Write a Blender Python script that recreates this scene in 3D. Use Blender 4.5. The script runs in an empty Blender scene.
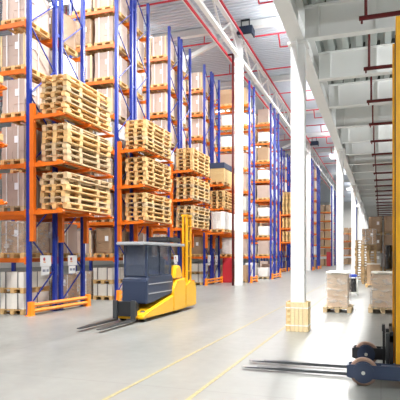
import bpy, bmesh, math, random
from mathutils import Vector
rnd = random.Random(7)
S = bpy.context.scene
C = S.collection
PI = math.pi

# ------------------------------------------------------------------ materials
def newmat(name):
    m = bpy.data.materials.new(name); m.use_nodes = True
    nt = m.node_tree; b = nt.nodes['Principled BSDF']
    return m, nt, b

def vary(nt, b, col, amount=0.12, scale=6.0, objvar=0.15, wave=None):
    """base colour with noise and a small per-object variation"""
    N = nt.nodes; L = nt.links
    tc = N.new('ShaderNodeTexCoord'); nz = N.new('ShaderNodeTexNoise')
    nz.inputs['Scale'].default_value = scale; nz.inputs['Detail'].default_value = 4
    L.new(tc.outputs['Object'], nz.inputs['Vector'])
    oi = N.new('ShaderNodeObjectInfo')
    mr = N.new('ShaderNodeMapRange'); mr.inputs['To Min'].default_value = 1-amount; mr.inputs['To Max'].default_value = 1+amount
    L.new(nz.outputs['Fac'], mr.inputs['Value'])
    mo = N.new('ShaderNodeMapRange'); mo.inputs['To Min'].default_value = 1-objvar; mo.inputs['To Max'].default_value = 1+objvar
    L.new(oi.outputs['Random'], mo.inputs['Value'])
    mu = N.new('ShaderNodeMath'); mu.operation = 'MULTIPLY'
    L.new(mr.outputs[0], mu.inputs[0]); L.new(mo.outputs[0], mu.inputs[1])
    vm = N.new('ShaderNodeVectorMath'); vm.operation = 'SCALE'
    vm.inputs[0].default_value = col
    L.new(mu.outputs[0], vm.inputs['Scale'])
    L.new(vm.outputs[0], b.inputs['Base Color'])
    return nz

def paint(name, col, rough=0.45, amount=0.06, scale=3, objvar=0.0, metal=0.0, coat=0.0, spec=0.5):
    m, nt, b = newmat(name)
    vary(nt, b, col, amount, scale, objvar)
    b.inputs['Roughness'].default_value = rough
    b.inputs['Metallic'].default_value = metal
    b.inputs['Coat Weight'].default_value = coat
    b.inputs['Specular IOR Level'].default_value = spec
    return m

def wood(name, col, objvar=0.2):
    m, nt, b = newmat(name)
    N = nt.nodes; L = nt.links
    nz = vary(nt, b, col, 0.28, 5, objvar)
    mp = N.new('ShaderNodeMapping'); mp.inputs['Scale'].default_value = (5, 1, 9)
    tc = N.new('ShaderNodeTexCoord'); L.new(tc.outputs['Object'], mp.inputs[0]); L.new(mp.outputs[0], nz.inputs['Vector'])
    b.inputs['Roughness'].default_value = 0.8
    return m

def film(name, col, bump=0.6, rough=0.22, objvar=0.1, spec=0.5):
    m, nt, b = newmat(name)
    vary(nt, b, col, 0.10, 3, objvar)
    N = nt.nodes; L = nt.links
    tc = N.new('ShaderNodeTexCoord'); mp = N.new('ShaderNodeMapping'); mp.inputs['Scale'].default_value = (5, 5, 14)
    mp.inputs['Rotation'].default_value = (0.25, 0.2, 0)
    nz = N.new('ShaderNodeTexNoise'); nz.inputs['Scale'].default_value = 1.4; nz.inputs['Detail'].default_value = 5
    L.new(tc.outputs['Object'], mp.inputs[0]); L.new(mp.outputs[0], nz.inputs['Vector'])
    bp = N.new('ShaderNodeBump'); bp.inputs['Strength'].default_value = bump; bp.inputs['Distance'].default_value = 0.05
    L.new(nz.outputs['Fac'], bp.inputs['Height']); L.new(bp.outputs[0], b.inputs['Normal'])
    b.inputs['Roughness'].default_value = rough; b.inputs['Specular IOR Level'].default_value = spec
    return m

def clearfilm(name):
    m, nt, b = newmat(name)
    N = nt.nodes; L = nt.links
    tc = N.new('ShaderNodeTexCoord'); mp = N.new('ShaderNodeMapping'); mp.inputs['Scale'].default_value = (3, 3, 7)
    mp.inputs['Rotation'].default_value = (0.5, 0.6, 0.2)
    nz = N.new('ShaderNodeTexNoise'); nz.inputs['Scale'].default_value = 1.5; nz.inputs['Detail'].default_value = 6
    L.new(tc.outputs['Object'], mp.inputs[0]); L.new(mp.outputs[0], nz.inputs['Vector'])
    bp = N.new('ShaderNodeBump'); bp.inputs['Strength'].default_value = 0.9; bp.inputs['Distance'].default_value = 0.06
    L.new(nz.outputs['Fac'], bp.inputs['Height']); L.new(bp.outputs[0], b.inputs['Normal'])
    mr = N.new('ShaderNodeMapRange'); mr.inputs['From Min'].default_value = .45; mr.inputs['From Max'].default_value = .75
    mr.inputs['To Min'].default_value = .12; mr.inputs['To Max'].default_value = .55
    L.new(nz.outputs['Fac'], mr.inputs['Value']); L.new(mr.outputs[0], b.inputs['Alpha'])
    b.inputs['Base Color'].default_value = (.86, .85, .83, 1); b.inputs['Roughness'].default_value = 0.15
    return m

M = {}
M['blue'] = paint('blue_paint', (.008, .028, .27), .4, .08)
M['orange'] = paint('orange_paint', (.72, .155, .008), .42, .10)
M['guard'] = paint('guard_orange_paint', (.84, .25, .008), .42, .08)
M['pallet'] = wood('pallet_wood', (.64, .42, .18))
M['pallet_b'] = wood('pallet_wood_grey', (.55, .41, .24))
M['pallet_dark'] = wood('dark_pallet_wood', (.34, .225, .105))  # darker tone of pallet wood for the lower hall stacks
M['plank'] = wood('pale_plank', (.74, .58, .33), .1)
M['plank_dark'] = wood('warm_plank', (.60, .42, .19), .1)
M['pink'] = paint('pink_carton', (.50, .385, .325), .7, .08, 4, .14)
M['tan'] = paint('tan_carton', (.44, .29, .17), .65, .08, 4, .14)
M['brown'] = film('brown_wrapped', (.33, .22, .135), .5, .25)
M['white'] = film('white_wrapped', (.76, .735, .70), .5, .28, .06)
M['cream'] = paint('cream_carton', (.82, .79, .72), .6, .06, 4, .08)
M['grey'] = film('grey_wrapped', (.50, .48, .46), .6, .2)
M['strap'] = paint('white_strap', (.85, .84, .82), .4)
M['darkstrap'] = paint('dark_strap', (.16, .15, .15), .5)
M['paper'] = paint('paper_white', (.86, .87, .90), .6, .03)
M['ink'] = paint('ink_grey', (.22, .24, .34), .6)
M['red_ink'] = paint('ink_red', (.55, .10, .12), .5)
M['orange_ink'] = paint('ink_orange', (.88, .42, .14), .5)
M['column'] = paint('white_column_paint', (.90, .905, .90), .4, .02)
M['steel'] = paint('white_steel', (.87, .875, .86), .5, .03)
M['deck'] = paint('roof_sheet', (.64, .68, .75), .4, .04, metal=.0)
M['deck2'] = paint('zinc_sheet', (.47, .51, .49), .35, .05, metal=.25)
M['shadowgap'] = paint('painted_rib_shade', (.05, .055, .05), .7)  # near-black colour standing in for shade between ribs and beam
M['red'] = paint('red_pipe', (.66, .028, .055), .4, .05)
M['darkred'] = paint('dark_red_pipe', (.13, .008, .010), .4, .06)
M['cabinet'] = paint('cabinet_red', (.42, .018, .028), .4, .06)
M['wall'] = paint('wall_paint', (.72, .70, .66), .7, .04, .6)
M['black'] = paint('black_metal', (.018, .019, .022), .45, .1)
M['navy'] = paint('navy_metal', (.028, .042, .085), .42, .1, coat=.15)
M['navybox'] = paint('navy_lamp', (.012, .022, .05), .5)
M['fork'] = paint('worn_fork_steel', (.085, .09, .095), .33, .2, 9, metal=.6)
M['forktip'] = paint('bare_steel', (.40, .41, .42), .3, .15, 9, metal=.8)
M['tyre'] = paint('tan_polyurethane', (.36, .22, .16), .5, .1)
M['hub'] = paint('hub_metal', (.72, .72, .66), .35, .05, metal=.3)
M['yellow'] = paint('truck_yellow', (.92, .50, .010), .38, .06, coat=.2)
M['mastyellow'] = paint('mast_yellow', (.84, .40, .008), .4, .04)
M['greybar'] = paint('guard_grey', (.42, .43, .45), .4)
M['bluelid'] = paint('blue_plastic', (.02, .06, .42), .4)
M['blackbag'] = film('black_bag', (.015, .015, .018), .8, .25)
M['topsheet'] = paint('top_sheet', (.84, .80, .72), .5, .05)
M['film'] = clearfilm('clear_stretch_film')
M['boxtan'] = paint('wrapped_tan_carton', (.63, .475, .34), .6, .07, 4, .04)
def linemat():
    m = paint('floor_line_yellow', (.40, .345, .17), .3, .2, 9); nt = m.node_tree; b = nt.nodes['Principled BSDF']
    tc = nt.nodes.new('ShaderNodeTexCoord'); nz = nt.nodes.new('ShaderNodeTexNoise'); nz.inputs['Scale'].default_value = 25; nz.inputs['Detail'].default_value = 6
    mr = nt.nodes.new('ShaderNodeMapRange'); mr.inputs['From Min'].default_value = .3; mr.inputs['From Max'].default_value = .62
    mr.inputs['To Min'].default_value = .72; mr.inputs['To Max'].default_value = .9
    nt.links.new(tc.outputs['Object'], nz.inputs['Vector']); nt.links.new(nz.outputs['Fac'], mr.inputs['Value']); nt.links.new(mr.outputs[0], b.inputs['Alpha'])
    return m
M['line'] = linemat()

def glassmat():
    m, nt, b = newmat('cab_glass')
    b.inputs['Base Color'].default_value = (.10, .12, .17, 1); b.inputs['Roughness'].default_value = .08
    b.inputs['Alpha'].default_value = .55
    return m
M['glass'] = glassmat()

def emit(name, col, s):
    m, nt, b = newmat(name)
    b.inputs['Base Color'].default_value = (.9, .9, .9, 1)
    b.inputs['Emission Color'].default_value = (*col, 1); b.inputs['Emission Strength'].default_value = s
    return m
M['lamp'] = emit('lamp_diffuser', (1, .98, .95), 5)

def floormat():
    m, nt, b = newmat('polished_concrete')
    N = nt.nodes; L = nt.links
    tc = N.new('ShaderNodeTexCoord')
    n1 = N.new('ShaderNodeTexNoise'); n1.inputs['Scale'].default_value = .55; n1.inputs['Detail'].default_value = 8; n1.inputs['Roughness'].default_value = .65
    n2 = N.new('ShaderNodeTexNoise'); n2.inputs['Scale'].default_value = 5; n2.inputs['Detail'].default_value = 6
    L.new(tc.outputs['Object'], n1.inputs['Vector']); L.new(tc.outputs['Object'], n2.inputs['Vector'])
    mp = N.new('ShaderNodeMapping'); mp.inputs['Scale'].default_value = (1, .18, 1); L.new(tc.outputs['Object'], mp.inputs[0])
    n3 = N.new('ShaderNodeTexNoise'); n3.inputs['Scale'].default_value = 2.2; n3.inputs['Detail'].default_value = 5
    L.new(mp.outputs[0], n3.inputs['Vector'])
    a = N.new('ShaderNodeMath'); a.operation = 'ADD'; L.new(n1.outputs['Fac'], a.inputs[0]); L.new(n3.outputs['Fac'], a.inputs[1])
    r = N.new('ShaderNodeMapRange'); r.inputs['From Min'].default_value = .7; r.inputs['From Max'].default_value = 1.3
    r.inputs['To Min'].default_value = 0; r.inputs['To Max'].default_value = 1; L.new(a.outputs[0], r.inputs['Value'])
    cr = N.new('ShaderNodeValToRGB'); cr.color_ramp.elements[0].color = (.18, .184, .173, 1); cr.color_ramp.elements[1].color = (.232, .236, .224, 1)
    L.new(r.outputs[0], cr.inputs[0])
    br = N.new('ShaderNodeTexBrick'); br.inputs['Scale'].default_value = 1; br.inputs['Mortar Size'].default_value = .012
    br.inputs['Brick Width'].default_value = 6; br.inputs['Row Height'].default_value = 6; br.offset = 0
    br.inputs['Color1'].default_value = (1, 1, 1, 1); br.inputs['Color2'].default_value = (.985, .985, .985, 1); br.inputs['Mortar'].default_value = (.8, .8, .79, 1)
    L.new(tc.outputs['Object'], br.inputs['Vector'])
    mx = N.new('ShaderNodeMix'); mx.data_type = 'RGBA'; mx.blend_type = 'MULTIPLY'; mx.inputs[0].default_value = 1
    L.new(cr.outputs[0], mx.inputs[6]); L.new(br.outputs['Color'], mx.inputs[7]); L.new(mx.outputs[2], b.inputs['Base Color'])
    rr = N.new('ShaderNodeMapRange'); rr.inputs['To Min'].default_value = .26; rr.inputs['To Max'].default_value = .38
    L.new(n2.outputs['Fac'], rr.inputs['Value']); L.new(rr.outputs[0], b.inputs['Roughness'])
    return m
M['floor'] = floormat()

# ------------------------------------------------------------------ mesh builder
BOXF = [(0,3,2,1),(4,5,6,7),(0,1,5,4),(1,2,6,5),(2,3,7,6),(3,0,4,7)]
class MB:
    def __init__(s): s.v = []; s.f = []; s.sm = []
    def box(s, x0, x1, y0, y1, z0, z1):
        b = len(s.v)
        s.v += [(x0,y0,z0),(x1,y0,z0),(x1,y1,z0),(x0,y1,z0),(x0,y0,z1),(x1,y0,z1),(x1,y1,z1),(x0,y1,z1)]
        s.f += [tuple(b+i for i in f) for f in BOXF]; s.sm += [False]*6
        return s
    def cbox(s, x, y, z, sx, sy, sz): return s.box(x-sx/2, x+sx/2, y-sy/2, y+sy/2, z-sz/2, z+sz/2)
    def bar(s, p, q, w, h, up=(0,0,1)):
        p = Vector(p); q = Vector(q); d = (q-p).normalized(); u = Vector(up)
        if abs(d.dot(u)) > .98: u = Vector((0,1,0))
        a = d.cross(u).normalized()*w/2; c = a.cross(d).normalized()*h/2
        b = len(s.v)
        for e in (p, q):
            for k, l in ((-1,-1),(1,-1),(1,1),(-1,1)): s.v.append(tuple(e+a*k+c*l))
        s.f += [tuple(b+i for i in f) for f in BOXF]; s.sm += [False]*6
        return s
    def tube(s, p, q, r, n=10, r2=None, cap=True):
        p = Vector(p); q = Vector(q); r2 = r if r2 is None else r2
        d = (q-p).normalized(); u = Vector((0,0,1)) if abs(d.z) < .9 else Vector((1,0,0))
        a = d.cross(u).normalized(); c = a.cross(d)
        b = len(s.v)
        for e, rr in ((p, r), (q, r2)):
            for k in range(n):
                t = 2*PI*k/n; s.v.append(tuple(e+(a*math.cos(t)+c*math.sin(t))*rr))
        for k in range(n):
            s.f.append((b+k, b+(k+1)%n, b+n+(k+1)%n, b+n+k)); s.sm.append(True)
        if cap:
            s.f.append(tuple(b+k for k in reversed(range(n)))); s.f.append(tuple(b+n+k for k in range(n))); s.sm += [False]*2
        return s
    def path(s, pts, r, n=8):
        for a, b in zip(pts, pts[1:]): s.tube(a, b, r, n)
        return s
    def prism(s, poly, axis, a0, a1):
        """poly: 2D points; axis x: (y,z) extruded along x, axis y: (x,z), axis z: (x,y)"""
        b = len(s.v); n = len(poly)
        for t in (a0, a1):
            for (u, w) in poly:
                s.v.append({'x': (t,u,w), 'y': (u,t,w), 'z': (u,w,t)}[axis])
        for k in range(n): s.f.append((b+k, b+(k+1)%n, b+n+(k+1)%n, b+n+k)); s.sm.append(False)
        s.f.append(tuple(b+k for k in reversed(range(n)))); s.f.append(tuple(b+n+k for k in range(n))); s.sm += [False]*2
        return s
    def mesh(s, name, mat, bevel=0):
        me = bpy.data.meshes.new(name); me.from_pydata(s.v, [], s.f)
        for p, k in zip(me.polygons, s.sm): p.use_smooth = k
        bm = bmesh.new(); bm.from_mesh(me); bmesh.ops.recalc_face_normals(bm, faces=bm.faces)
        if bevel:
            es = [e for e in bm.edges if len(e.link_faces) == 2 and e.calc_face_angle(0) > .6]
            bmesh.ops.bevel(bm, geom=es, offset=bevel, segments=2, affect='EDGES', clamp_overlap=True)
        bm.to_mesh(me); bm.free()
        me.materials.append(M[mat]); return me
    def build(s, name, mat, parent=None, bevel=0):
        return link(name, s.mesh(name, mat, bevel), parent)

def link(name, me, parent=None, loc=None, rz=0):
    o = bpy.data.objects.new(name, me); C.objects.link(o)
    if parent is not None: o.parent = parent
    if loc is not None: o.location = loc
    if rz: o.rotation_euler = (0,0,rz)
    return o
def tag(o, label, cat, group=None, kind=None):
    o['label'] = label; o['category'] = cat
    if group: o['group'] = group
    if kind: o['kind'] = kind
    return o
def thing(name, label, cat, loc=(0,0,0), rz=0, group=None):
    o = link(name, None, None, loc, rz); return tag(o, label, cat, group)
def struct(name, mb, mat, label, cat, bevel=0):
    o = mb.build(name, mat, None, bevel); return tag(o, label, cat, None, 'structure')

# ------------------------------------------------------------------ camera
TH = math.atan(181/521)
cam = bpy.data.cameras.new('camera'); co = bpy.data.objects.new('camera', cam); C.objects.link(co)
co.location = (0, 0, 1.65); co.rotation_euler = (PI/2, 0, TH)
cam.lens = 521/400*36; cam.sensor_width = 36; cam.shift_y = 55/400; cam.clip_end = 400
S.camera = co

# ------------------------------------------------------------------ setting
struct('floor', MB().box(-45, 22, -12, 130, -.3, 0), 'floor', 'pale polished concrete warehouse floor', 'floor')
for X, lab in ((-2.98, 'faint yellow floor line farther from the white column'), (-2.08, 'faint yellow floor line running beside the white column')):
    o = MB().box(X-.026, X+.026, 3.5, 40, .0, .003).build('trim_1' if X < -2.5 else 'trim_2', 'line'); tag(o, lab, 'floor line', None, 'structure')

def deck(name, x0, x1, y0, y1, z, period, depth, along, mat, label):
    """corrugated sheet; ribs run along 'along'"""
    mb = MB(); prof = []
    a0, a1 = (y0, y1) if along == 'x' else (x0, x1)
    t = a0
    while t < a1:
        prof += [(t, z), (t+period*.42, z), (t+period*.52, z+depth), (t+period*.90, z+depth)]; t += period
    top = [(p[0], z+depth+.06) for p in (prof[-1], prof[0])]
    n = len(prof); c0, c1 = (x0, x1) if along == 'x' else (y0, y1)
    for c in (c0, c1):
        for (u, w) in prof: mb.v.append((c, u, w) if along == 'x' else (u, c, w))
    for k in range(n-1): mb.f.append((k, k+1, n+k+1, n+k)); mb.sm.append(False)
    return struct(name, mb, mat, label, 'ceiling')
deck('ceiling', -45, -1.95, -12, 130, 14.2, .30, .07, 'x', 'deck', 'high grey corrugated roof over the racking hall')
deck('ceiling_low', -1.95, 22, -12, 130, 6.99, .34, .16, 'y', 'deck2', 'lower ribbed zinc ceiling above the white cross beams')
struct('wall_back', MB().box(-45, 22, 128, 128.3, 0, 14.4), 'wall', 'far end wall of the warehouse', 'wall')
struct('wall_back_low', MB().box(-1.4, 22, 78, 78.3, 0, 7.1), 'wall', 'pale end wall of the lower hall', 'wall')
struct('wall_right', MB().box(16, 16.3, -12, 130, 0, 7.1), 'wall', 'pale side wall of the lower hall', 'wall')
struct('wall_left', MB().box(-45.3, -45, -12, 130, 0, 14.3), 'wall', 'pale side wall behind the racking', 'wall')

# girder along the column line
GX = -1.71
g = MB()
g.box(GX-.15, GX+.15, -10, 127, 6.27, 6.31); g.box(GX-.15, GX+.15, -10, 127, 6.95, 6.99); g.box(GX-.012, GX+.012, -10, 127, 6.31, 6.95)
struct('beam_main', g, 'steel', 'long white steel girder running along the column tops', 'beam')
BS = 2.73
k = 0
for i in range(-5, 24):
    y = 11.35 + BS*i
    b = MB(); x0, x1 = GX+.16, 15.9
    b.box(x0, x1, y-.11, y+.11, 6.27, 6.30); b.box(x0, x1, y-.11, y+.11, 6.95, 6.98); b.box(x0, x1, y-.01, y+.01, 6.30, 6.95)
    xx = x0+.3
    while xx < x1:
        b.box(xx-.008, xx+.008, y-.10, y+.10, 6.30, 6.95); xx += 1.15
    o = b.build('beam_cross', 'steel'); tag(o, 'white steel cross beam under the lower ribbed ceiling', 'beam', 'cross beams of the lower ceiling', 'structure')
    if i < 6:  # dark boxes paint the shade into the rib openings
        q = MB(); xx = -1.95
        while xx < 8:
            q.box(xx+.02, xx+.13, y-.09, y-.05, 6.982, 7.11); xx += .36
        o = q.build('trim_rib_shade', 'shadowgap'); tag(o, 'dark boxes painted as shade in the rib openings above a cross beam', 'trim', 'painted rib shade above the cross beams', 'structure')

def column(name, X, Y, w, ztop, label, mat='column', group=None):
    m = MB(); m.box(X-w/2, X+w/2, Y-w/2, Y+w/2, 0, ztop)
    o = m.build(name, mat, None, .012); tag(o, label, 'column', group, 'structure'); return o
names = ['nearest white steel column with its foot boxed in planks', 'second white column behind the wrapped load', 'third white column along the girder',
         'fourth white column along the girder', 'fifth white column along the girder', 'sixth white column along the girder',
         'seventh white column along the girder', 'eighth white column along the girder', 'ninth white column along the girder']
for i, n in enumerate(names):
    Y = 11.5 + 12.3*i
    column('column_main', GX, Y, .29, 6.27, n)
    m = MB(); m.cbox(GX, Y, 6.24, .42, .42, .05)
    for s in (-1, 1): m.prism([(Y+s*.145, 6.21), (Y+s*.42, 6.26), (Y+s*.145, 5.85)], 'x', GX-.01, GX+.01)
    o = m.build('trim_capital', 'steel'); tag(o, 'white gusset plates at the column head', 'trim', 'column head plates', 'structure')

# planks round the nearest column foot
p = thing('column_guard', 'wooden plank box wrapped round the nearest column foot', 'guard', (GX, 11.5, 0))
W = .215
for side in range(4):
    m = MB(); m2 = MB()
    for j in range(5):
        a = -W + .086*j
        (m2 if (side in (0, 3) and j == 0) else m)
        for (z0, z1) in ((.0, .63),):
            u0, u1 = a+.004, a+.082
            if side == 0: m.box(u0, u1, -W-.02, -W, z0, z1)
            if side == 1: m.box(u0, u1, W, W+.02, z0, z1)
            if side == 2: m.box(-W-.02, -W, u0, u1, z0, z1)
            if side == 3: m.box(W, W+.02, u0, u1, z0, z1)
    m.build('plank_panel', 'plank' if side != 2 else 'plank_dark', p)
for z in (.12, .5):
    m = MB(); e = W+.024
    m.box(-e, e, -e-.004, -e, z, z+.025); m.box(-e, e, e, e+.004, z, z+.025); m.box(-e-.004, -e, -e, e, z, z+.025); m.box(e, e+.004, -e, e, z, z+.025)
    m.build('strap', 'strap', p)
for z in (.08, .2, .32, .44, .56): MB().box(-W+.01, -W+.07, -W-.03, -W-.021, z-.03, z+.03).build('corner_block', 'plank_dark', p)

# truss line columns
TX = -7.26
for Y, n in ((27.3, 'tall white column beside the red riser pipe'), (55.9, 'tall white column seen just past the nearest column'), (84, 'farthest tall white column in the racking hall')):
    column('column_truss', TX, Y, .38 if Y < 30 else .42, 14.2, n)

# main truss
t = MB()
for z in (12.35, 13.55): t.box(TX-.10, TX+.10, -6, 110, z-.08, z+.08)
o = t.build('beam_truss_chords', 'steel'); tag(o, 'white truss chords running along the tall columns', 'truss', None, 'structure')
t = MB(); y = 0.0; f = 1
while y < 108:
    a, b2 = (12.45, 13.45) if f > 0 else (13.45, 12.45)
    t.bar((TX, y, a), (TX, y+1.5, b2), .08, .08, (1,0,0)); y += 1.5; f = -f
o = t.build('beam_truss_webs', 'steel'); tag(o, 'white zigzag web members of the long truss', 'truss', None, 'structure')
# second chord line + roof beams
t = MB(); t.box(TX-1.35, TX-1.15, -6, 110, 13.3, 13.52)
o = t.build('beam_purlin', 'steel'); tag(o, 'white roof purlin beside the long truss', 'beam', None, 'structure')
for i in range(10):
    y = 9.3 + 9.0*i
    b = MB(); b.box(-44, GX-.3, y-.12, y+.12, 13.86, 14.18)
    b.box(-44, GX-.3, y-.16, y+.16, 13.82, 13.86)
    o = b.build('beam_roof', 'steel'); tag(o, 'white roof beam crossing the high hall', 'beam', 'roof beams of the high hall', 'structure')
for Y in (27.3, 54.3, 81.3):
    b = MB(); b.bar((TX-.1, Y+.05, 13.75), (-14.5, Y+.05, 10.9+.2), .2, .2)
    o = b.build('beam_brace', 'steel'); tag(o, 'white diagonal brace leaning off the tall column head', 'brace', 'roof braces', 'structure')

# fire pipes in the high hall
def pipe(pts, r, mat, name, label, group, cat='pipe'):
    m = MB(); m.path(pts, r, 8); o = m.build(name, mat); tag(o, label, cat, group); return o
pipe([(TX+.33, -6, 13.3), (TX+.33, 108, 13.3)], .06, 'red', 'fire_pipe', 'red pipe running along the right flank of the long truss', None)
pipe([(TX-.62, -6, 12.5), (TX-.62, 108, 12.5)], .06, 'red', 'fire_pipe', 'red pipe running low along the left flank of the long truss', None)
ordn = ['first','second','third','fourth','fifth','sixth','seventh','eighth','ninth','tenth','eleventh','twelfth','thirteenth','fourteenth','fifteenth','sixteenth']
for i in range(11):
    y = 17.4 + 5.2*i
    t = thing('sprinkler_pipe', f'red sprinkler branch pipe crossing the high hall, {ordn[i]} counted from the front', 'pipe', (0, y, 13.55), 0, 'sprinkler branches of the high hall')
    m = MB(); m.tube((-30, 0, 0), (-2.6, 0, 0), .045, 8); m.build('branch', 'red', t)
    for xx in (-3.6, -9.4, -15): MB().tube((xx, 0, 0), (xx, 0, .62), .03, 6).build('hanger', 'red', t)
    m = MB(); m.path([(-5.2, 0, 0), (-5.2, .5, -.55), (-2.6, .5, -.55)], .04, 8); m.build('drop_pipe', 'red', t)
pipe([(-7.57, 27.2, 0), (-7.57, 27.2, 12.5), (TX-.62, 27.2, 12.5)], .06, 'darkred', 'riser_pipe', 'dark red riser pipe standing against the tall white column', None)
pipe([(-7.62, 55.8, 0), (-7.62, 55.8, 12.4)], .07, 'darkred', 'riser_pipe', 'dark red riser pipe behind the nearest column', None)

# sprinkler lines of the lower hall
for i in range(22):
    y = 9.95 + BS*i
    t = thing('sprinkler_pipe', (f'dark red sprinkler pipe under the lower ceiling, {ordn[i]} counted from the front' if i < 16 else 'dark red sprinkler pipe far down the lower hall'), 'pipe', (0, y, 5.97), 0, 'sprinkler pipes of the lower hall')
    MB().tube((-.38, 0, 0), (12, 0, 0), .045, 8).build('branch', 'darkred', t)
    m = MB(); m.tube((-.26, 0, .04), (-.26, 0, 1.02), .028, 8); m.build('hanger', 'darkred', t)
    MB().tube((-.33, 0, -.045), (-.33, 0, -.1), .02, 8).build('sprinkler_head', 'darkred', t)

# ------------------------------------------------------------------ pallets
def pallet_meshes():
    d = MB()
    for x in (-.33, -.165, 0, .165, .33): d.box(x-.068, x+.068, -.6, .6, .128, .15)
    for y in (-.53, 0, .53): d.box(-.4, .4, y-.07, y+.07, .106, .128)
    blocks = []
    bl = MB().box(-.06, .06, -.07, .07, .022, .106)
    bt = MB().box(-.055, .055, -.6, .6, 0, .022)
    one = MB()
    for x in (-.33, -.165, 0, .165, .33): one.box(x-.068, x+.068, -.6, .6, .128, .15)
    for y in (-.53, 0, .53): one.box(-.4, .4, y-.07, y+.07, .106, .128)
    for x in (-.335, 0, .335):
        one.box(x-.055, x+.055, -.6, .6, 0, .022)
        for y in (-.53, 0, .53): one.box(x-.06, x+.06, y-.07, y+.07, .022, .106)
    r = {}
    for mk in ('pallet', 'pallet_b', 'pallet_dark'):
        r[mk] = (d.mesh('top_deck', mk), bl.mesh('block', mk), bt.mesh('bottom_board', mk), one.mesh('pallet', mk))
    return r
PM = pallet_meshes()
def long_meshes():
    h = 1.22; r = {}
    for mk in ('pallet', 'pallet_b'):
        d = MB()
        for x in (-.35, -.175, 0, .175, .35): d.box(x-.05 if abs(x) > .3 else x-.062, x+.05 if abs(x) > .3 else x+.062, -h, h, .128, .15)
        for y in (-h+.09, -.50, .46, h-.09): d.box(-.4, .4, y-.07, y+.07, .106, .128)
        bl = MB().box(-.06, .06, -.075, .075, .026, .106); be = MB().box(-.06, .06, -.11, .11, .026, .106)
        bt = MB().box(-.055, .055, -h, h, 0, .026)
        one = MB(); one.v = list(d.v); one.f = list(d.f); one.sm = list(d.sm)
        for x in (-.34, 0, .34):
            one.box(x-.055, x+.055, -h, h, 0, .026)
            for y in (-h+.11, -.50, .46, h-.11): one.box(x-.06, x+.06, y-(.11 if abs(y) > 1 else .075), y+(.11 if abs(y) > 1 else .075), .026, .106)
        r[mk] = (d.mesh('top_deck', mk), bl.mesh('block', mk), bt.mesh('bottom_board', mk), one.mesh('pallet', mk), be.mesh('block', mk))
    return r
LPM = long_meshes()
def long_pallet(loc, label, group, rz=0, detail=False, mk='pallet', sz=1.0):
    d, bl, bt, one, be = LPM[mk]; h = 1.22
    if not detail:
        o = link('pallet', one, None, loc, rz); tag(o, label, 'pallet', group)
    else:
        o = thing('pallet', label, 'pallet', loc, rz, group)
        link('top_deck', d, o)
        for x in (-.34, 0, .34):
            link('bottom_board', bt, o, (x, 0, 0))
            for y in (-h+.11, -.50, .46, h-.11): link('block', be if abs(y) > 1 else bl, o, (x, y, 0))
    o.scale.z = sz
    return o
NPAL = [0]
def pallet(loc, label, group, rz=0, detail=False, mk='pallet', sz=1.0):
    NPAL[0] += 1
    d, bl, bt, one = PM[mk]
    if not detail:
        o = link('pallet', one, None, loc, rz); tag(o, label, 'pallet', group)
    else:
        o = thing('pallet', label, 'pallet', loc, rz, group)
        link('top_deck', d, o)
        for x in (-.335, 0, .335):
            link('bottom_board', bt, o, (x, 0, 0))
            for y in (-.53, 0, .53): link('block', bl, o, (x, y, 0))
    o.scale.z = sz
    return o

# ------------------------------------------------------------------ loads
def carton_mesh(w, d, h, nx, ny, nz, mat, seed=0):
    r = random.Random(seed); m = MB(); g = .011
    for i in range(nx):
        for j in range(ny):
            for k in range(nz):
                e = r.uniform(0, .012)
                x0 = -w/2+w*i/nx+g; x1 = -w/2+w*(i+1)/nx-g; y0 = -d/2+d*j/ny+g; y1 = -d/2+d*(j+1)/ny-g
                if i == 0: x0 += e
                if i == nx-1: x1 -= e
                if j == 0: y0 += e
                if j == ny-1: y1 -= e
                m.box(x0, x1, y0, y1, h*k/nz+(.002 if k else 0), h*(k+1)/nz-.004)
    m.box(-w/2+.02, w/2-.02, -d/2+.02, d/2-.02, .003, h-.01)
    return m.mesh('cartons', mat)
def wrap_mesh(name, w, d, h, mat, seed=0, amp=.012, e=7, nz=9, n=32, taper=0.0):
    r = random.Random(seed); m = MB()
    ph = [r.uniform(0, 6.28) for _ in range(6)]
    def pt(k, t, z, zz):
        c, s = math.cos(t), math.sin(t)
        q = (abs(c)**e+abs(s)**e)**(-1/e)
        u = 1+amp*(math.sin(5*t+ph[0]+4*zz)+math.sin(9*t+ph[1]-7*zz)+r.uniform(-1, 1))/.5*.5 - taper*zz
        return (c*q*w/2*u, s*q*d/2*u, z)
    rings = [(0, .0, .985), (.03, .03, 1.0)] + [(h*i/nz, i/nz, 1.0) for i in range(1, nz)] + [(h-.02, .98, 1.0), (h, 1, .97)]
    for (z, zz, sc) in rings:
        for k in range(n):
            x, y, q = pt(k, 2*PI*(k+.5)/n, z, zz); m.v.append((x*sc, y*sc, q))
    R = len(rings)
    for i in range(R-1):
        for k in range(n): m.f.append((i*n+k, i*n+(k+1)%n, (i+1)*n+(k+1)%n, (i+1)*n+k)); m.sm.append(True)
    m.f.append(tuple(reversed(range(n)))); m.f.append(tuple((R-1)*n+k for k in range(n))); m.sm += [False, False]
    return m.mesh(name, mat)
def strap_mesh(axis, off, w, d, h, mat):
    m = MB(); a = .004; s = .018
    if axis == 'y':
        m.box(off-s, off+s, -d/2-a, -d/2, 0, h+a); m.box(off-s, off+s, d/2, d/2+a, 0, h+a); m.box(off-s, off+s, -d/2, d/2, h, h+a)
    else:
        m.box(-w/2-a, -w/2, off-s, off+s, 0, h+a); m.box(w/2, w/2+a, off-s, off+s, 0, h+a); m.box(-w/2, w/2, off-s, off+s, h, h+a)
    return m.mesh('strap', mat)
LV = {}
def variant(key, name, desc, parts): LV[key] = (name, desc, parts)
lab = MB().box(.08, .22, -.606, -.601, .45, .64).mesh('paper_label', 'paper')
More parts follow.
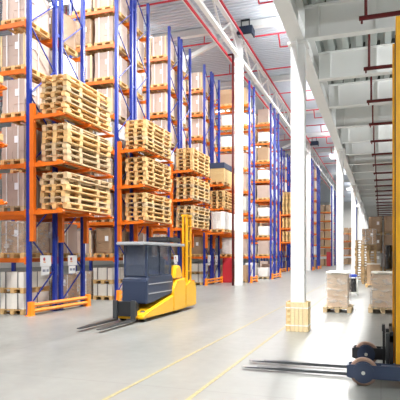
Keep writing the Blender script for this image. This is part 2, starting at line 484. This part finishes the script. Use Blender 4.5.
lab2 = MB().box(.405, .41, -.3, -.12, .55, .75).mesh('paper_label', 'paper')
def cl(w, d, h, nx, ny, nz, mat, sm, seed, label=True):
    P = [('cartons', carton_mesh(w, d, h, nx, ny, nz, mat, seed))]
    if sm:
        P += [('strap', strap_mesh('y', -.2*w/.8, w, d, h, sm)), ('strap', strap_mesh('y', .2*w/.8, w, d, h, sm)), ('strap', strap_mesh('x', 0, w, d, h, sm))]
    if label: P.append(('paper_label', lab)); P.append(('paper_label', lab2))
    return P
def shell(h, seed): return [('stretch_film', wrap_mesh('stretch_film', .85, 1.25, h+.01, 'film', seed, .010, 10, 6, 32))]
variant('pink', 'carton_load', 'pinkish strapped carton load', cl(.78, 1.18, .92, 2, 3, 4, 'pink', 'strap', 1))
cbd = MB()
for x in (-.385, .385): cbd.box(x-.03, x+.03, -.612, -.6, 0, .86)
CB = cbd.mesh('corner_board', 'plank')
variant('pink2', 'carton_load', 'pinkish brown carton load', cl(.8, 1.2, .86, 2, 2, 3, 'pink', 'strap', 2) + [('corner_board', CB)])
variant('tan', 'carton_load', 'tan strapped carton load', cl(.78, 1.18, .88, 2, 3, 3, 'tan', 'strap', 3) + shell(.88, 52))
def up(me, z):
    c = me.copy(); c.transform(__import__('mathutils').Matrix.Translation((0, 0, z))); return c
_c = cl(.8, 1.2, .44, 2, 3, 2, 'cream', 'darkstrap', 4, False)
variant('cream', 'carton_load', 'cream two-tier carton load', _c + [('spacer_pallet', up(PM['pallet'][3], .44))] + [(n_, up(m_, .59)) for n_, m_ in _c])
variant('white', 'wrapped_load', 'white film-wrapped load', [('wrapping', wrap_mesh('wrapping', .8, 1.2, .95, 'white', 5)), ('paper_label', lab2)])
variant('white2', 'wrapped_load', 'low white film-wrapped load', [('wrapping', wrap_mesh('wrapping', .78, 1.18, .62, 'white', 6))])
variant('brown', 'wrapped_load', 'brown film-wrapped load', [('wrapping', wrap_mesh('wrapping', .8, 1.2, .95, 'brown', 7)), ('paper_label', lab)])
variant('grey', 'wrapped_load', 'grey film-wrapped load', [('wrapping', wrap_mesh('wrapping', .8, 1.2, .82, 'grey', 8)), ('paper_label', lab)])
def load(key, loc, where, group, rz=0, simple=False):
    name, desc, parts = LV[key]
    if simple:
        o = link(name, parts[0][1], None, loc, rz); tag(o, f'{desc} {where}', 'load', group)
    else:
        o = thing(name, f'{desc} {where}', 'load', loc, rz, group)
        for n, me in parts: link(n, me, o)
    return o

# ------------------------------------------------------------------ racks
LEV = [1.50+1.3*k for k in range(8)]
OFF = (0, 1.2, 1.5, 2.72)
ROWN = ['foremost', 'first', 'second', 'third', 'fourth', 'fifth', 'sixth', 'seventh', 'eighth', 'ninth', 'tenth', 'eleventh', 'twelfth', 'thirteenth', 'fourteenth', 'fifteenth', 'sixteenth', 'seventeenth']
LEVN = ['the floor', 'first beam', 'second beam', 'third beam', 'fourth beam', 'fifth beam', 'sixth beam', 'seventh beam', 'eighth beam']
TOPZ = 12.05
PW = .055
_post = None
def post_mesh():
    m = MB(); w = PW
    m.box(-w, w, -w, -w+.012, 0, TOPZ); m.box(-w, w, w-.012, w, 0, TOPZ); m.box(-w, -w+.012, -w+.012, w-.012, 0, TOPZ); m.box(w-.012, w, -w+.012, w-.012, 0, TOPZ)
    m.box(-w-.03, w+.03, -w-.03, w+.03, 0, .012)
    # punched slots as small raised strips are left to the paint; keep the profile open at the top
    return m.mesh('upright_post', 'blue')
POST = post_mesh()
def brace_mesh(dy):
    return MB().bar((0, 0, 0), (0, dy, .95), .026, .036, (1,0,0)).mesh('diagonal_brace', 'blue')
BR = {}
def brace(parent, y0, y1, z):
    dy = round(y1-y0, 3)
    if dy not in BR: BR[dy] = brace_mesh(dy)
    link('diagonal_brace', BR[dy], parent, (0, y0, z))
ARM = None
def arm_mesh():
    m = MB()
    m.prism([(.05, -.06), (.05, .06), (1.10, .06), (1.12, .03), (1.10, -.01), (.35, -.045)], 'y', -.045, .045)
    return m.mesh('shelf_arm', 'orange')
ARM = arm_mesh()
BRK = MB().box(PW+.002, PW+.13, -.06, .06, 2.02, 5.78).box(PW+.002, PW+.16, -.075, .075, 2.75, 2.9).box(PW+.002, PW+.16, -.075, .075, 4.05, 4.2).mesh('bracket_post', 'orange')
BEARER = MB().box(-.04, .04, 0, OFF[3]+.1, 0, .05).mesh('bearer', 'orange')

def rack(i, s, X, bay=2.7, cant=False, full=True, top=8, frames=2, label=None, far=False):
    t = thing('pallet_rack', label or f'blue and orange pallet rack row, {ROWN[i]} counted from the front', 'rack', (X, s, 0), 0, 'pallet rack rows')
    offs = OFF[:frames*2]
    for y in offs: link('upright_post', POST, t, (0, y, 0))
    if not far:
        for y in offs: link('upright_post', POST, t, (-bay, y, 0))
    for fr in range(frames):
        y0, y1 = offs[2*fr]+.03, offs[2*fr+1]-.03
        z = .25; up = True
        while z+.95 < TOPZ:
            brace(t, y0 if up else y1, y1 if up else y0, z); z += .95 if up else 1.0; up = not up
    for z in (2.3, 5.4, 8.2, 11.2):
        if frames == 2: MB().box(-.02, .02, OFF[1]+.05, OFF[2]-.05, z-.04, z+.04).build('row_spacer', 'blue', t)
    key = ('beam', bay)
    if key not in BR:
        m = MB(); m.box(-bay+PW, -PW, -.03, .03, -.06, .06)
        m.box(-PW-.05, -PW, -.045, .045, -.11, .1); m.box(-bay+PW, -bay+PW+.05, -.045, .045, -.11, .1)
        BR[key] = m.mesh('beam', 'orange')
    for z in LEV[:top]:
        for y in offs: link('beam', BR[key], t, (0, y + (-.03 if y in (0, OFF[2]) else .03), z))
    if cant:
        for y in (0.0, 1.35, 2.72):
            link('bracket_post', BRK, t, (0, y, 0))
            for z in (2.8, 4.1, 5.4): link('shelf_arm', ARM, t, (0, y, z))
        MB().box(0, .05, 1.25, 1.45, 2.2, 5.6).build('bracket_plate', 'orange', t)
        for z in (2.8, 4.1, 5.4):
            for x in (.35, .95): link('bearer', BEARER, t, (x, -.05, z+.06))
    return t

GPOST = MB().box(-.05, .05, -.09, .09, 0, .38).prism([(-.17, 0), (.09, 0), (.09, .02), (-.17, .02)], 'x', -.08, .08).prism([(-.10, 0), (.10, 0), (.07, .38), (-.06, .38)], 'x', -.055, .055).mesh('guard_post', 'guard')
def guard(i, s, X, length=2.9):
    t = thing('rack_guard', f'low orange barrier rail on the floor at the end of {ROWN[i]} rack', 'guard rail', (X+.14, s-.1, 0), 0, 'rack end guards')
    for y in (0, length): link('guard_post', GPOST, t, (0, y, 0))
    for z in (.12, .28):
        MB().prism([(-.03, z-.05), (.03, z-.05), (.055, z), (.03, z+.05), (-.03, z+.05)], 'y', .04, length-.04).build('rail', 'guard', t)

def signs(i, s, X):
    for k, y in enumerate((.66, 2.02)):
        t = thing('sign_board', f'white sign board with hanging card on {"front" if k == 0 else "rear"} frame of {ROWN[i]} rack', 'sign', (X+.06, s+y, 1.33), 0, 'white rack signs')
        MB().box(0, .012, -.25, .25, 0, .31).build('upper_board', 'paper', t, .002)
        MB().box(0, .01, -.2, .17, -.25, -.01).build('hanging_card', 'paper', t, .002)
        MB().tube((.012, -.08, .20), (.016, -.08, .20), .05, 14).build('emblem', 'red_ink', t)
        MB().tube((.012, -.08, .11), (.0155, -.08, .13), .042, 14).build('emblem', 'orange_ink', t)
        m = MB()
        for (a, b) in ((-.15, -.10), (-.09, -.05), (-.035, -.015), (.03, .08), (.09, .13)): m.box(.010, .0125, a, b, -.16, -.09)
        m.build('printed_code', 'ink', t)

PAL = {1: ['cream', 'tan', 'pink', 'pink', 'pink', 'pink2', 'pink', 'white', 'pink2'],
       2: ['cream', 'brown', 'pink', 'tan', 'white', 'pink2', 'pink', 'pink', 'pink2'],
       3: ['cream', 'tan', 'brown', 'pink', 'white', 'pink', 'pink2', 'pink', 'pink2'],
       4: ['cream', 'brown', 'tan', 'pink', 'pink', 'pink2', 'pink', 'pink', 'pink2']}
def stock(i, s, X, cols=2, rear=1, levels=9, simple=False, frames=2, keys=None):
    for lv in range(levels):
        z = 0 if lv == 0 else LEV[lv-1]+.06
        spots = [(c, .6, 'front') for c in range(cols)] + ([(c, 2.1, 'rear') for c in range(rear)] if frames == 2 else [])
        for (c, y, fr) in spots:
            x = X-.16-.4-.9*c + rnd.uniform(-.02, .02)
            loc = (x, s+y+rnd.uniform(-.02, .02), z)
            if keys: key = rnd.choice(keys)
            elif c == 0 and fr == 'front': key = PAL[i][lv]
            else: key = rnd.choice(['pink', 'pink2', 'tan', 'white', 'pink', 'brown', 'grey'] if lv else ['cream', 'brown', 'tan'])
            if lv >= 1 and key == 'cream': key = 'white2'
            where_in = ('by end post' if c == 0 else ('second from end' if c == 1 else 'third from end'))
            w = f'on {LEVN[lv]} of {ROWN[i]} rack, {fr} frame, {where_in}'
            rz = rnd.uniform(-.012, .012)
            pallet(loc, f'loaded pallet on {LEVN[lv]} of {ROWN[i]} rack, {fr} frame, {where_in}', 'pallets under rack loads', rz,
                   detail=(i == 1 and fr == 'front' and c == 0 and lv < 7), mk=rnd.choice(['pallet', 'pallet', 'pallet_b']))
            load(key, (loc[0], loc[1], z+.15), w, 'rack loads', rz, simple)

SHN = {2.8: 'lowest', 4.1: 'middle', 5.4: 'top'}
def empties(i, s, X, plan, detail=False):
    """stacks of bare pallets on the three overhanging shelves: plan = {z: (near_count, far_count, sz)}"""
    for z, (n, sz) in plan.items():
        for q in range(n):
            loc = (X+.70+rnd.uniform(-.03, .03), s+1.34+rnd.uniform(-.035, .035), z+.11+.15*sz*q)
            long_pallet(loc, f'long bare pallet, {ordn[q]} from bottom of stack, {SHN[z]} overhanging shelf of {ROWN[i]} rack',
                   'long bare pallets stacked on the rack ends', rnd.uniform(-.012, .012), detail, rnd.choice(['pallet', 'pallet', 'pallet_b']), sz)

XA, XB = -9.11, -7.75
ROW = {}
for i in range(0, 5): ROW[i] = (6.95+5.0*i, XA)
ROW.update({5: (30.35, -7.42), 6: (35.4, -7.15), 7: (49, XA), 8: (53.7, XA), 9: (57.0, -7.05), 10: (62, -7.05)})

# foremost row: only its overhanging loads reach the picture
rack(0, *ROW[0], cant=True, top=4)
for z in (4.1, 5.4):
    loc = (XA+.70, ROW[0][0]+2.05, z+.11)
    pallet(loc, f'loaded pallet on {SHN[z]} overhanging shelf of foremost rack', 'pallets under rack loads')
    load('white' if z < 5 else 'white2', (loc[0], loc[1], z+.26), f'on {SHN[z]} overhanging shelf of foremost rack', 'rack loads')

for i in (1, 2, 3, 4):
    s, X = ROW[i]
    rack(i, s, X, cant=True, top=(6 if i == 1 else 8))
    guard(i, s, X); signs(i, s, X)
    stock(i, s, X, cols=2 if i > 1 else 1, rear=2 if i == 1 else 1, levels=(7 if i == 1 else 9))
empties(1, *ROW[1], {2.8: (6, 1.1), 4.1: (6, 1.12), 5.4: (7, .98)}, True)
empties(2, *ROW[2], {2.8: (6, 1.1), 4.1: (6, 1.1), 5.4: (7, 1.0)}, True)
empties(3, *ROW[3], {2.8: (6, 1.1), 4.1: (6, 1.1), 5.4: (6, 1.1)}, True)
# fourth row: crate with dark lid, pallets, wrapped goods
s, X = ROW[4]
for kk, y in enumerate((.68, 1.95)):
    nm = 'near' if kk == 0 else 'far'
    pallet((X+.70, s+y, 2.91), f'loaded pallet, {nm} one, lowest overhanging shelf of fourth rack', 'pallets under rack loads')
    load('white', (X+.70, s+y, 3.06), f'on lowest overhanging shelf of fourth rack, {nm} one', 'rack loads')
    pallet((X+.70, s+y, 5.51), f'loaded pallet, {nm} one, top overhanging shelf of fourth rack', 'pallets under rack loads')
    t = thing('wooden_crate', f'wooden crate with dark lid on top overhanging shelf of fourth rack, {nm} one', 'crate', (X+.70, s+y, 5.66), 0, 'dark-lidded crates')
    m = MB()
    for q in range(4): m.box(-.4, .4, -.6, .6, .175*q, .175*q+.168)
    m.build('crate_body', 'plank_dark', t); MB().box(-.42, .42, -.62, .62, .70, 1.0).build('lid', 'navy', t, .01)

for q in range(6):
    long_pallet((X+.70+rnd.uniform(-.02, .02), s+1.34, 4.1+.11+.158*q), f'long bare pallet, {ordn[q]} from bottom of stack, middle overhanging shelf of fourth rack', 'long bare pallets stacked on the rack ends', rnd.uniform(-.012, .012), True, 'pallet', 1.05)
for i in (5, 6):
    s, X = ROW[i]
    rack(i, s, X, cant=False, frames=1 if i == 5 else 2); guard(i, s, X, 1.4 if i == 5 else 2.9); stock(i, s, X, cols=2, rear=1, frames=1 if i == 5 else 2, levels=9, simple=True, keys=['pink', 'white', 'white2', 'pink2', 'grey', 'white2', 'tan'])
STUFFP = []
for i in range(7, 11):
    s, X = ROW[i]
    c = i == 7
    rack(i, s, X, cant=c, frames=1 if i == 9 else 2); guard(i, s, X, 1.4 if i == 9 else 2.9)
    for lv in range(9):
        z = 0 if lv == 0 else LEV[lv-1]+.06
        for c2 in range(2):
            w = f'on {LEVN[lv]} of {ROWN[i]} rack, {"by end post" if c2 == 0 else "second from end"}'
            STUFFP.append((X-.56-.9*c2, s+.6, z))
            load(rnd.choice(['pink', 'white', 'tan', 'pink2', 'brown']), (X-.56-.9*c2, s+.6, z+.15), w, 'rack loads', 0, True)
    if c:
        for z in (2.8, 4.1, 5.4):
            for q in range(6 if z < 5 or i == 8 else 13):
                long_pallet((X+.70+rnd.uniform(-.03, .03), s+1.34, z+.11+.16*q), f'long bare pallet, {ordn[q]} from bottom of stack, {SHN[z]} overhanging shelf of {ROWN[i]} rack', 'long bare pallets stacked on the rack ends', 0, False, 'pallet', 1.06)
# rows beyond the cross aisle
FAR = [(80, -7.0, 11), (86, -7.0, 12), (96, -4.4, 13), (103, -4.4, 14)]
for (s, X, i) in FAR:
    rack(i, s, X, frames=1, top=6 if i < 13 else 4)
    for lv in range(7 if i < 13 else 5):
        z = 0 if lv == 0 else LEV[lv-1]+.06
        for c2 in range(2):
            w = f'on {LEVN[lv]} of {ROWN[i]} rack, {"by end post" if c2 == 0 else "second from end"}'
            STUFFP.append((X-.56-.9*c2, s+.6, z))
            load(rnd.choice(['tan', 'brown', 'pink', 'tan']), (X-.56-.9*c2, s+.6, z+.15), w, 'rack loads', 0, True)

mb = MB()
pv = [tuple(v.co) for v in PM['pallet'][3].vertices]; pf = [tuple(p.vertices) for p in PM['pallet'][3].polygons]
for (x, y, z) in STUFFP:
    b0 = len(mb.v); mb.v += [(a+x, b_+y, c_+z) for a, b_, c_ in pv]; mb.f += [tuple(b0+k for k in f) for f in pf]; mb.sm += [False]*len(pf)
tag(mb.build('distant_pallets', 'pallet'), 'tiny wooden pallets under the loads of the distant racks', 'pallets', None, 'stuff')
# red cabinet by the fifth row, dark red locker far off
t = thing('fire_cabinet', 'dark red upright fire hose cabinet beside the tall white column', 'cabinet', (-8.64, 30.0, 0))
MB().box(-.31, .31, -.14, .14, .0, 1.48).build('body', 'cabinet', t, .01)
MB().box(-.285, .285, -.165, -.142, .06, 1.42).build('door', 'cabinet', t, .004)
t = thing('tall_locker', 'dark red tall locker standing before the distant racks', 'locker', (-7.25, 78.5, 0))
MB().box(-.3, .3, -.2, .2, 0, 2.1).build('body', 'cabinet', t, .01); MB().box(-.27, .27, -.22, -.202, .08, 2.02).build('door', 'cabinet', t)

# ------------------------------------------------------------------ lower hall goods
def big_box(loc, label, plabel, h=.95, w=.60, d=1.0, mat='boxtan', rz=0, top=True):
    pallet(loc, plabel, 'pallets under the floor loads', rz, True, 'pallet_b')
    t = thing('wrapped_carton', label, 'load', (loc[0], loc[1], loc[2]+.15), rz, 'film-wrapped cartons on the floor')
    link('carton', carton_mesh(w, d, h, 1, 2, 2, mat, 11), t)
    link('stretch_film', wrap_mesh('stretch_film', w+.09, d+.09, h+.005, 'film', 21, .014, 9, 12, 48), t)
    if top:
        link('top_sheet', wrap_mesh('top_sheet', w+.06, d+.06, .06, 'topsheet', 22, .006, 9, 3, 32), t, (0, 0, h+.006))
big_box((-1.19, 15.95, 0), 'tan film-wrapped carton before the second white column', 'pallet under the wrapped carton before the second column')
big_box((.05, 16.2, 0), 'tan film-wrapped carton beside the yellow mast', 'pallet under the wrapped carton beside the yellow mast')
pallet((-.36, 28.5, 0), 'pallet under the plain tall tan carton', 'pallets under the floor loads', 0, True, 'pallet')
t = thing('tall_carton', 'plain tall tan carton on a pallet behind the wrapped ones', 'carton', (-.36, 28.5, .15))
link('carton', carton_mesh(.66, 1.1, 1.02, 1, 1, 1, 'tan', 3), t); MB().box(-.34, .34, -.56, .56, 1.02, 1.05).build('lid', 'topsheet', t)
# pallet towers
for q in range(14):
    pallet((-.64+rnd.uniform(-.02, .02), 31.6, .16*q), f'bare pallet, {ordn[q]} from bottom, tower under a carton in lower hall', 'bare pallets in floor towers', rnd.uniform(-.02, .02), False, 'pallet_dark', 1.06)
load('tan', (-.64, 31.6, 2.25), 'on top of the pallet tower in lower hall', 'lower hall loads')
for q in range(16):
    pallet((-1.12+rnd.uniform(-.02, .02), 34.2, .16*q), f'bare pallet, {ordn[q]} from bottom, plain tower beside the third column', 'bare pallets in floor towers', rnd.uniform(-.02, .02), False, 'pallet_dark', 1.06)
for nm, X in (('left', -.32), ('right', .56)):
    z = 0
    for q in range(5):
        pallet((X, 33.8, z), f'bare pallet, {ordn[q]} from bottom, foot of {nm} block stack in lower hall', 'bare pallets in floor towers', 0, False, 'pallet_dark', 1.06); z += .16
    for lv, key in ((0, 'grey'), (1, 'brown'), (2, 'brown')):
        pallet((X, 33.8, z), f'loaded pallet, {["lowest","middle","top"][lv]} tier of {nm} block stack in lower hall', 'pallets under block-stacked loads', 0, False, 'pallet_dark'); z += .15
        load(key, (X, 33.8, z), f'on {["lowest","middle","top"][lv]} tier of {nm} block stack in lower hall', 'lower hall loads'); z += {'grey': .82, 'brown': .95, 'tan': .92}[key]

# bag stand with blue lid
t = thing('waste_bag_stand', 'waste bag stand with blue lid and black bag beside the wrapped carton', 'bin', (-1.12, 22.6, 0))
for x in (-.2, .2):
    for y in (-.2, .2): MB().tube((x, y, 0), (x*.9, y*.9, .74), .018, 8).build('leg', 'hub', t)
MB().path([(-.2, -.2, .08), (.2, -.2, .08), (.2, .2, .08), (-.2, .2, .08), (-.2, -.2, .08)], .014).build('base_frame', 'hub', t)
link('bag', wrap_mesh('bag', .30, .30, .56, 'blackbag', 33, .05, 2.6, 8, 24), t, (0, 0, .12))
MB().cbox(0, 0, .79, .36, .36, .12).build('lid', 'bluelid', t, .03)

# ------------------------------------------------------------------ reach truck on the right
t = thing('reach_truck', 'reach truck with yellow mast and forks lowered, parked right of the column', 'forklift', (0, 0, 0))
SN, SF = 6.94, 8.24
def wheel(x, y, r, w, parent):
    o = MB().tube((x, y-w/2, r), (x, y+w/2, r), r, 40).build('load_wheel', 'tyre', parent, .008)
    MB().tube((x, y-w/2-.012, r), (x, y+w/2+.012, r), r*.80, 32).build('wheel_disc', 'navy', o, .004)
    MB().tube((x, y-w/2-.022, r), (x, y-w/2-.010, r), r*.15, 16).build('hub_cap', 'hub', o, .002)
    return o
for s in (SN, SF):
    leg = MB(); zt = .262
    leg.box(.0, 1.3, s-.05, s+.05, .105, zt)
    for sg in (-1, 1):
        y0, y1 = (s-.098, s-.086) if sg < 0 else (s+.086, s+.098)
        leg.prism([(-.40, .11), (-.40, .255), (-.37, .268), (1.3, .268), (1.3, .10), (-.37, .10)], 'y', y0, y1)
    leg.box(-.41, -.39, s-.098, s+.098, .11, .255)
    leg.build('support_leg', 'navy' if s == SN else 'black', t)
    wheel(-.21, s, .172, .11, t)
    m = MB(); yq = s-.112
    m.tube((-.21, yq, .172), (-.21, yq+.016, .172), .128, 32); m.build('wheel_cover', 'navy', t)
    m = MB(); m.tube((-.21, yq-.008, .172), (-.21, yq, .172), .024, 14); m.build('axle_bolt', 'hub', t)
for s in (7.32, 7.78):
    f = MB()
    f.prism([(-1.85, .035), (-1.85, .045), (-1.3, .068), (.06, .072), (.06, .62), (.105, .62), (.105, .03), (-1.3, .028)], 'y', s-.055, s+.055)
    o = f.build('fork', 'fork', t, .004)
    MB().prism([(-1.90, .036), (-1.90, .044), (-1.68, .056), (-1.68, .03)], 'y', s-.05, s+.05).build('fork_tip', 'forktip', o, .003)
c = MB()
for z in (.18, .52): c.box(.108, .15, 7.12, 8.06, z, z+.1)
for y in (7.15, 8.03): c.box(.108, .15, y-.03, y+.03, .1, .66)
c.build('fork_carriage', 'black', t, .004)
MB().box(.02, .052, 7.45, 7.56, .1, .68).box(.012, .052, 7.44, 7.57, .62, .71).build('load_backrest', 'black', t, .004)
for s in (7.11, 8.02):
    x0 = .176 if s < 7.5 else .155
    m = MB(); m.box(x0, .36, s-.055, s-.035, .1, 4.68); m.box(x0, x0+.03, s-.035, s+.055, .1, 4.68); m.box(.33, .36, s-.035, s+.055, .1, 4.68)
    m.build('mast_channel', 'mastyellow', t, .004)
    m = MB(); m.box(x0-.010, x0-.001, s-.045, s+.045, .12, 4.45) if s < 7.5 else m.box(x0+.05, x0+.08, s-.03, s+.05, .12, 4.45)
    m.build('inner_rail', 'black', t, .003)
    m = MB(); m.box(.225, .325, s-.02, s+.045, .12, 4.60); m.build('middle_rail', 'mastyellow', t, .003)
for z in (.5, 2.4, 4.55): MB().box(.22, .34, 7.17, 7.96, z, z+.10).build('mast_crossbar', 'mastyellow', t, .004)
for y in (7.42, 7.7): MB().tube((.28, y, .1), (.28, y, 4.0), .03, 10).build('lift_cylinder', 'black', t)
link('hose_bundle', wrap_mesh('hose_bundle', .10, .16, .34, 'blackbag', 41, .02, 2.2, 8, 20), t, (.10, 8.02, 1.45))
b = MB(); b.prism([(.45, .07), (.45, .95), (1.0, 1.0), (1.05, 1.25), (2.2, 1.25), (2.3, 1.0), (2.3, .07)], 'y', 6.96, 8.22); b.build('chassis', 'yellow', t, .03)
for (x, y) in ((.6, 7.0), (.6, 8.18), (2.15, 7.0), (2.15, 8.18)): MB().box(x-.03, x+.03, y-.03, y+.03, .95, 2.15).build('guard_pillar', 'black', t)
MB().box(.55, 2.22, 6.95, 8.23, 2.15, 2.21).build('overhead_guard', 'black', t, .01)
b = MB(); b.box(1.2, 1.7, 7.4, 7.8, 1.25, 1.33); b.box(1.62, 1.72, 7.4, 7.8, 1.33, 1.8); b.build('seat', 'black', t, .03)

# ------------------------------------------------------------------ order picker truck by the racks
T = thing('order_picker', 'dark blue and yellow order picker truck out in front of the second rack', 'forklift', (-6.1, 0, 0))
RX, LX = .60, -.15     # right and left flanks (local x)
m = MB(); m.prism([(11.5, .08), (11.5, .17), (11.9, .27), (13.0, .46), (13.5, .54), (13.5, .08)], 'x', LX, RX+.04); m.prism([(13.5, .08), (13.5, .74), (13.75, .95), (14.45, .98), (14.45, .08)], 'x', LX, RX+.04)
m.build('chassis', 'yellow', T, .03)
m = MB(); m.prism([(14.5, .08), (14.5, .78), (14.9, .90), (15.35, .82), (15.45, .6), (15.45, .08)], 'x', LX+.02, RX+.02); m.build('counterweight', 'yellow', T, .04)
m = MB(); m.prism([(13.62, .98), (13.72, 1.32), (14.05, 1.36), (14.25, 1.0)], 'x', -.1, RX+.02); m.build('battery_cover', 'yellow', T, .03)
for x in (.57, .46):
    ch = MB()
    for y0 in (14.66, 14.95): ch.box(x-.03, x+.03, y0, y0+.10, .2, 2.82)
    ch.build('mast_channel', 'mastyellow', T, .006)
MB().box(.46, .57, 14.77, 14.94, .2, 2.6).build('mast_core', 'black', T, .006)
MB().box(.42, .61, 14.64, 15.07, 2.80, 2.87).build('mast_crossbar', 'mastyellow', T, .006)
for z in (1.15, 1.6, 2.05, 2.5): MB().box(.585, .605, 14.68, 15.03, z, z+.03).build('mast_rung', 'mastyellow', T)
cab = MB()
cab.prism([(11.85, .42), (11.85, 1.02), (11.97, 1.12), (13.5, 1.12), (13.6, 1.0), (13.6, .58), (13.0, .53), (12.2, .43)], 'x', LX+.03, RX-.02)
cab.build('cabin', 'navy', T, .03)
for k, z in enumerate((.66, .90)): MB().box(RX-.02, RX-.012, 11.95, 13.5, z, z+.025).build('side_stripe', 'greybar', T)
for (x, y) in ((RX-.08, 11.95), (LX+.08, 11.95), (RX-.08, 12.7), (RX-.08, 13.5), (LX+.08, 13.5)): MB().box(x-.03, x+.03, y-.03, y+.03, 1.10, 1.92).build('cab_pillar', 'navy', T, .005)
for x in (RX-.06, LX+.05): MB().box(x, x+.01, 11.99, 13.46, 1.12, 1.91).build('side_screen', 'glass', T)
MB().box(LX+.1, RX-.1, 11.92, 11.93, 1.12, 1.91).build('front_screen', 'glass', T)
m = MB(); m.box(LX, RX, 11.6, 14.5, 1.90, 1.98); m.build('overhead_guard', 'greybar', T, .02)
m = MB(); m.box(LX+.1, RX-.06, 13.3, 14.3, 2.02, 2.15); m.build('roof_unit', 'black', T, .02)
m = MB(); m.box(0, .42, 12.95, 13.4, .9, 1.6); m.build('seat', 'black', T, .05)
m = MB(); m.box(-.02, .45, 12.0, 12.25, 1.08, 1.38); m.build('console', 'black', T, .03)
m = MB(); m.box(LX+.08, RX-.08, 11.36, 11.44, .16, .52).box(.1, .35, 11.44, 11.9, .2, .44); m.build('fork_carriage', 'black', T, .01)
for x in (-.02, .46):
    f = MB(); f.prism([(9.7, .06), (9.7, .075), (10.2, .10), (11.30, .105), (11.30, .55), (11.355, .55), (11.355, .055)], 'x', x-.06, x+.06)
    f.build('fork', 'fork', T, .004)
for (x, y, r) in ((RX-.10, 11.8, .13), (LX+.10, 11.8, .13), (RX-.12, 14.0, .18), (LX+.12, 14.0, .18), (.15, 15.1, .16)):
    o = MB().tube((x-.06, y, r), (x+.06, y, r), r, 28).build('wheel', 'black', T, .008)
    MB().tube((x-.07, y, r), (x+.07, y, r), r*.4, 16).build('wheel_hub', 'hub', o)

# ------------------------------------------------------------------ lamps
def floodbox(loc, label):
    t = thing('flood_lamp', label, 'lamp', loc, 0, 'dark blue flood lamps')
    m = MB(); m.prism([(-.32, -.22), (.32, -.28), (.36, .12), (-.28, .2)], 'x', -.42, .42); m.build('housing', 'navybox', t, .02)
    m = MB(); m.box(-.26, -.22, -.05, .05, .15, .62); m.box(.18, .22, -.05, .05, .15, .62); m.box(-.26, .22, -.05, .05, .58, .64); m.build('bracket', 'black', t)
    m = MB(); m.box(-.36, .36, -.3, .3, -.285, -.27); m.build('front_panel', 'greybar', t)
    for x in (-.24, .2): MB().tube((x, 0, .4), (x, 0, max(.5, 14.2-loc[2])), .012, 6).build('hanger', 'black', t)
floodbox((-6.80, 27.0, 13.55), 'dark blue flood lamp hanging beside the tall column head')
floodbox((-6.55, 55.3, 13.3), 'small distant dark blue flood lamp hanging by the truss')

LIGHTS = []
def lightbar(loc, sx, sy, power, label, group, up=0):
    t = thing('light_fixture', label, 'light', loc, 0, group)
    MB().box(-sx/2-.05, sx/2+.05, -sy/2-.05, sy/2+.05, .02, .12).build('housing', 'steel', t)
    MB().box(-sx/2, sx/2, -sy/2, sy/2, 0, .019).build('diffuser', 'lamp', t)
    for k2 in (-1, 1):
        x, y = (k2*(sx/2-.1), 0) if sx > sy else (0, k2*(sy/2-.1))
        MB().tube((x, y, .12), (x, y, max(.2, (14.2 if loc[2] > 8 else 6.98)-loc[2])), .01, 6).build('hanger', 'steel', t)
    l = bpy.data.lights.new('lamp', 'AREA'); l.shape = 'RECTANGLE'; l.size = sx; l.size_y = sy; l.energy = power; l.color = (1, .985, .96)
    o = bpy.data.objects.new('lamp', l); C.objects.link(o); o.parent = t; o.location = (0, 0, -.03)
    if up:  # upward fill light, added to brighten the ceilings
        l = bpy.data.lights.new('up_fill', 'AREA'); l.shape = 'RECTANGLE'; l.size = sx; l.size_y = sy; l.energy = up; l.color = (.97, .985, 1)
        o = bpy.data.objects.new('up_fill', l); C.objects.link(o); o.parent = t; o.location = (0, 0, .14); o.rotation_euler = (PI, 0, 0)
    return t
n = 0
for Y in (-8, 0.5, 13.3, 26.4, 39.5, 52.6, 66, 80, 94, 108, 120):  # bars behind the camera and farthest off are added, brightening column fronts and far end
    lightbar((-3.5, Y, 12.9), .3, 4.0, (2200 if Y < 5 else (2200 if Y < 50 else 1100)), 'long light bar high over the main aisle', 'light bars of the main aisle', 330)
for i in range(0, 12):
    Y = 6.95+5*i-1.1
    lightbar((-13.2, Y, 13.4), 3.0, .3, 620 if i < 8 else 350, 'light bar above an aisle between racks', 'light bars of the rack aisles', 8)
for Y in (-4, 4, 12.5, 21, 32, 45, 60):  # fill panels added out of view to light the lower hall and its ceiling
    lightbar((5.0, Y, 5.6), 1.6, .5, 80 if Y < 25 else 20, 'added unseen fill panel hung under the lower ceiling', 'added fill panels of the lower hall', 1250 if Y < 25 else 300)
lightbar((1.6, -2.0, 5.6), 1.6, .5, 140, 'added unseen fill panel hung under the lower ceiling', 'added fill panels of the lower hall', 250)  # extra fill added behind the camera for mast, forks and column face
for Y in (24.0, 36.2, 48.5, 60.8):
    lightbar((-1.95, Y, 6.0), .35, .5, 25, 'small lamp by a column head', 'small lamps at the column heads')

w = bpy.data.worlds.new('World'); S.world = w; w.use_nodes = True
bg = w.node_tree.nodes['Background']; bg.inputs[0].default_value = (.95, .97, 1, 1); bg.inputs[1].default_value = .20

S.view_settings.view_transform = 'Standard'
S.view_settings.look = 'None'; S.view_settings.gamma = 1; S.view_settings.use_curve_mapping = False
S.view_settings.exposure = 0.33
S.cycles.use_denoising = True
S.cycles.max_bounces = 8; S.cycles.diffuse_bounces = 5; S.cycles.transparent_max_bounces = 12
S.cycles.sample_clamp_indirect = 6
print('PALLETS', NPAL[0], 'OBJECTS', len(S.objects))
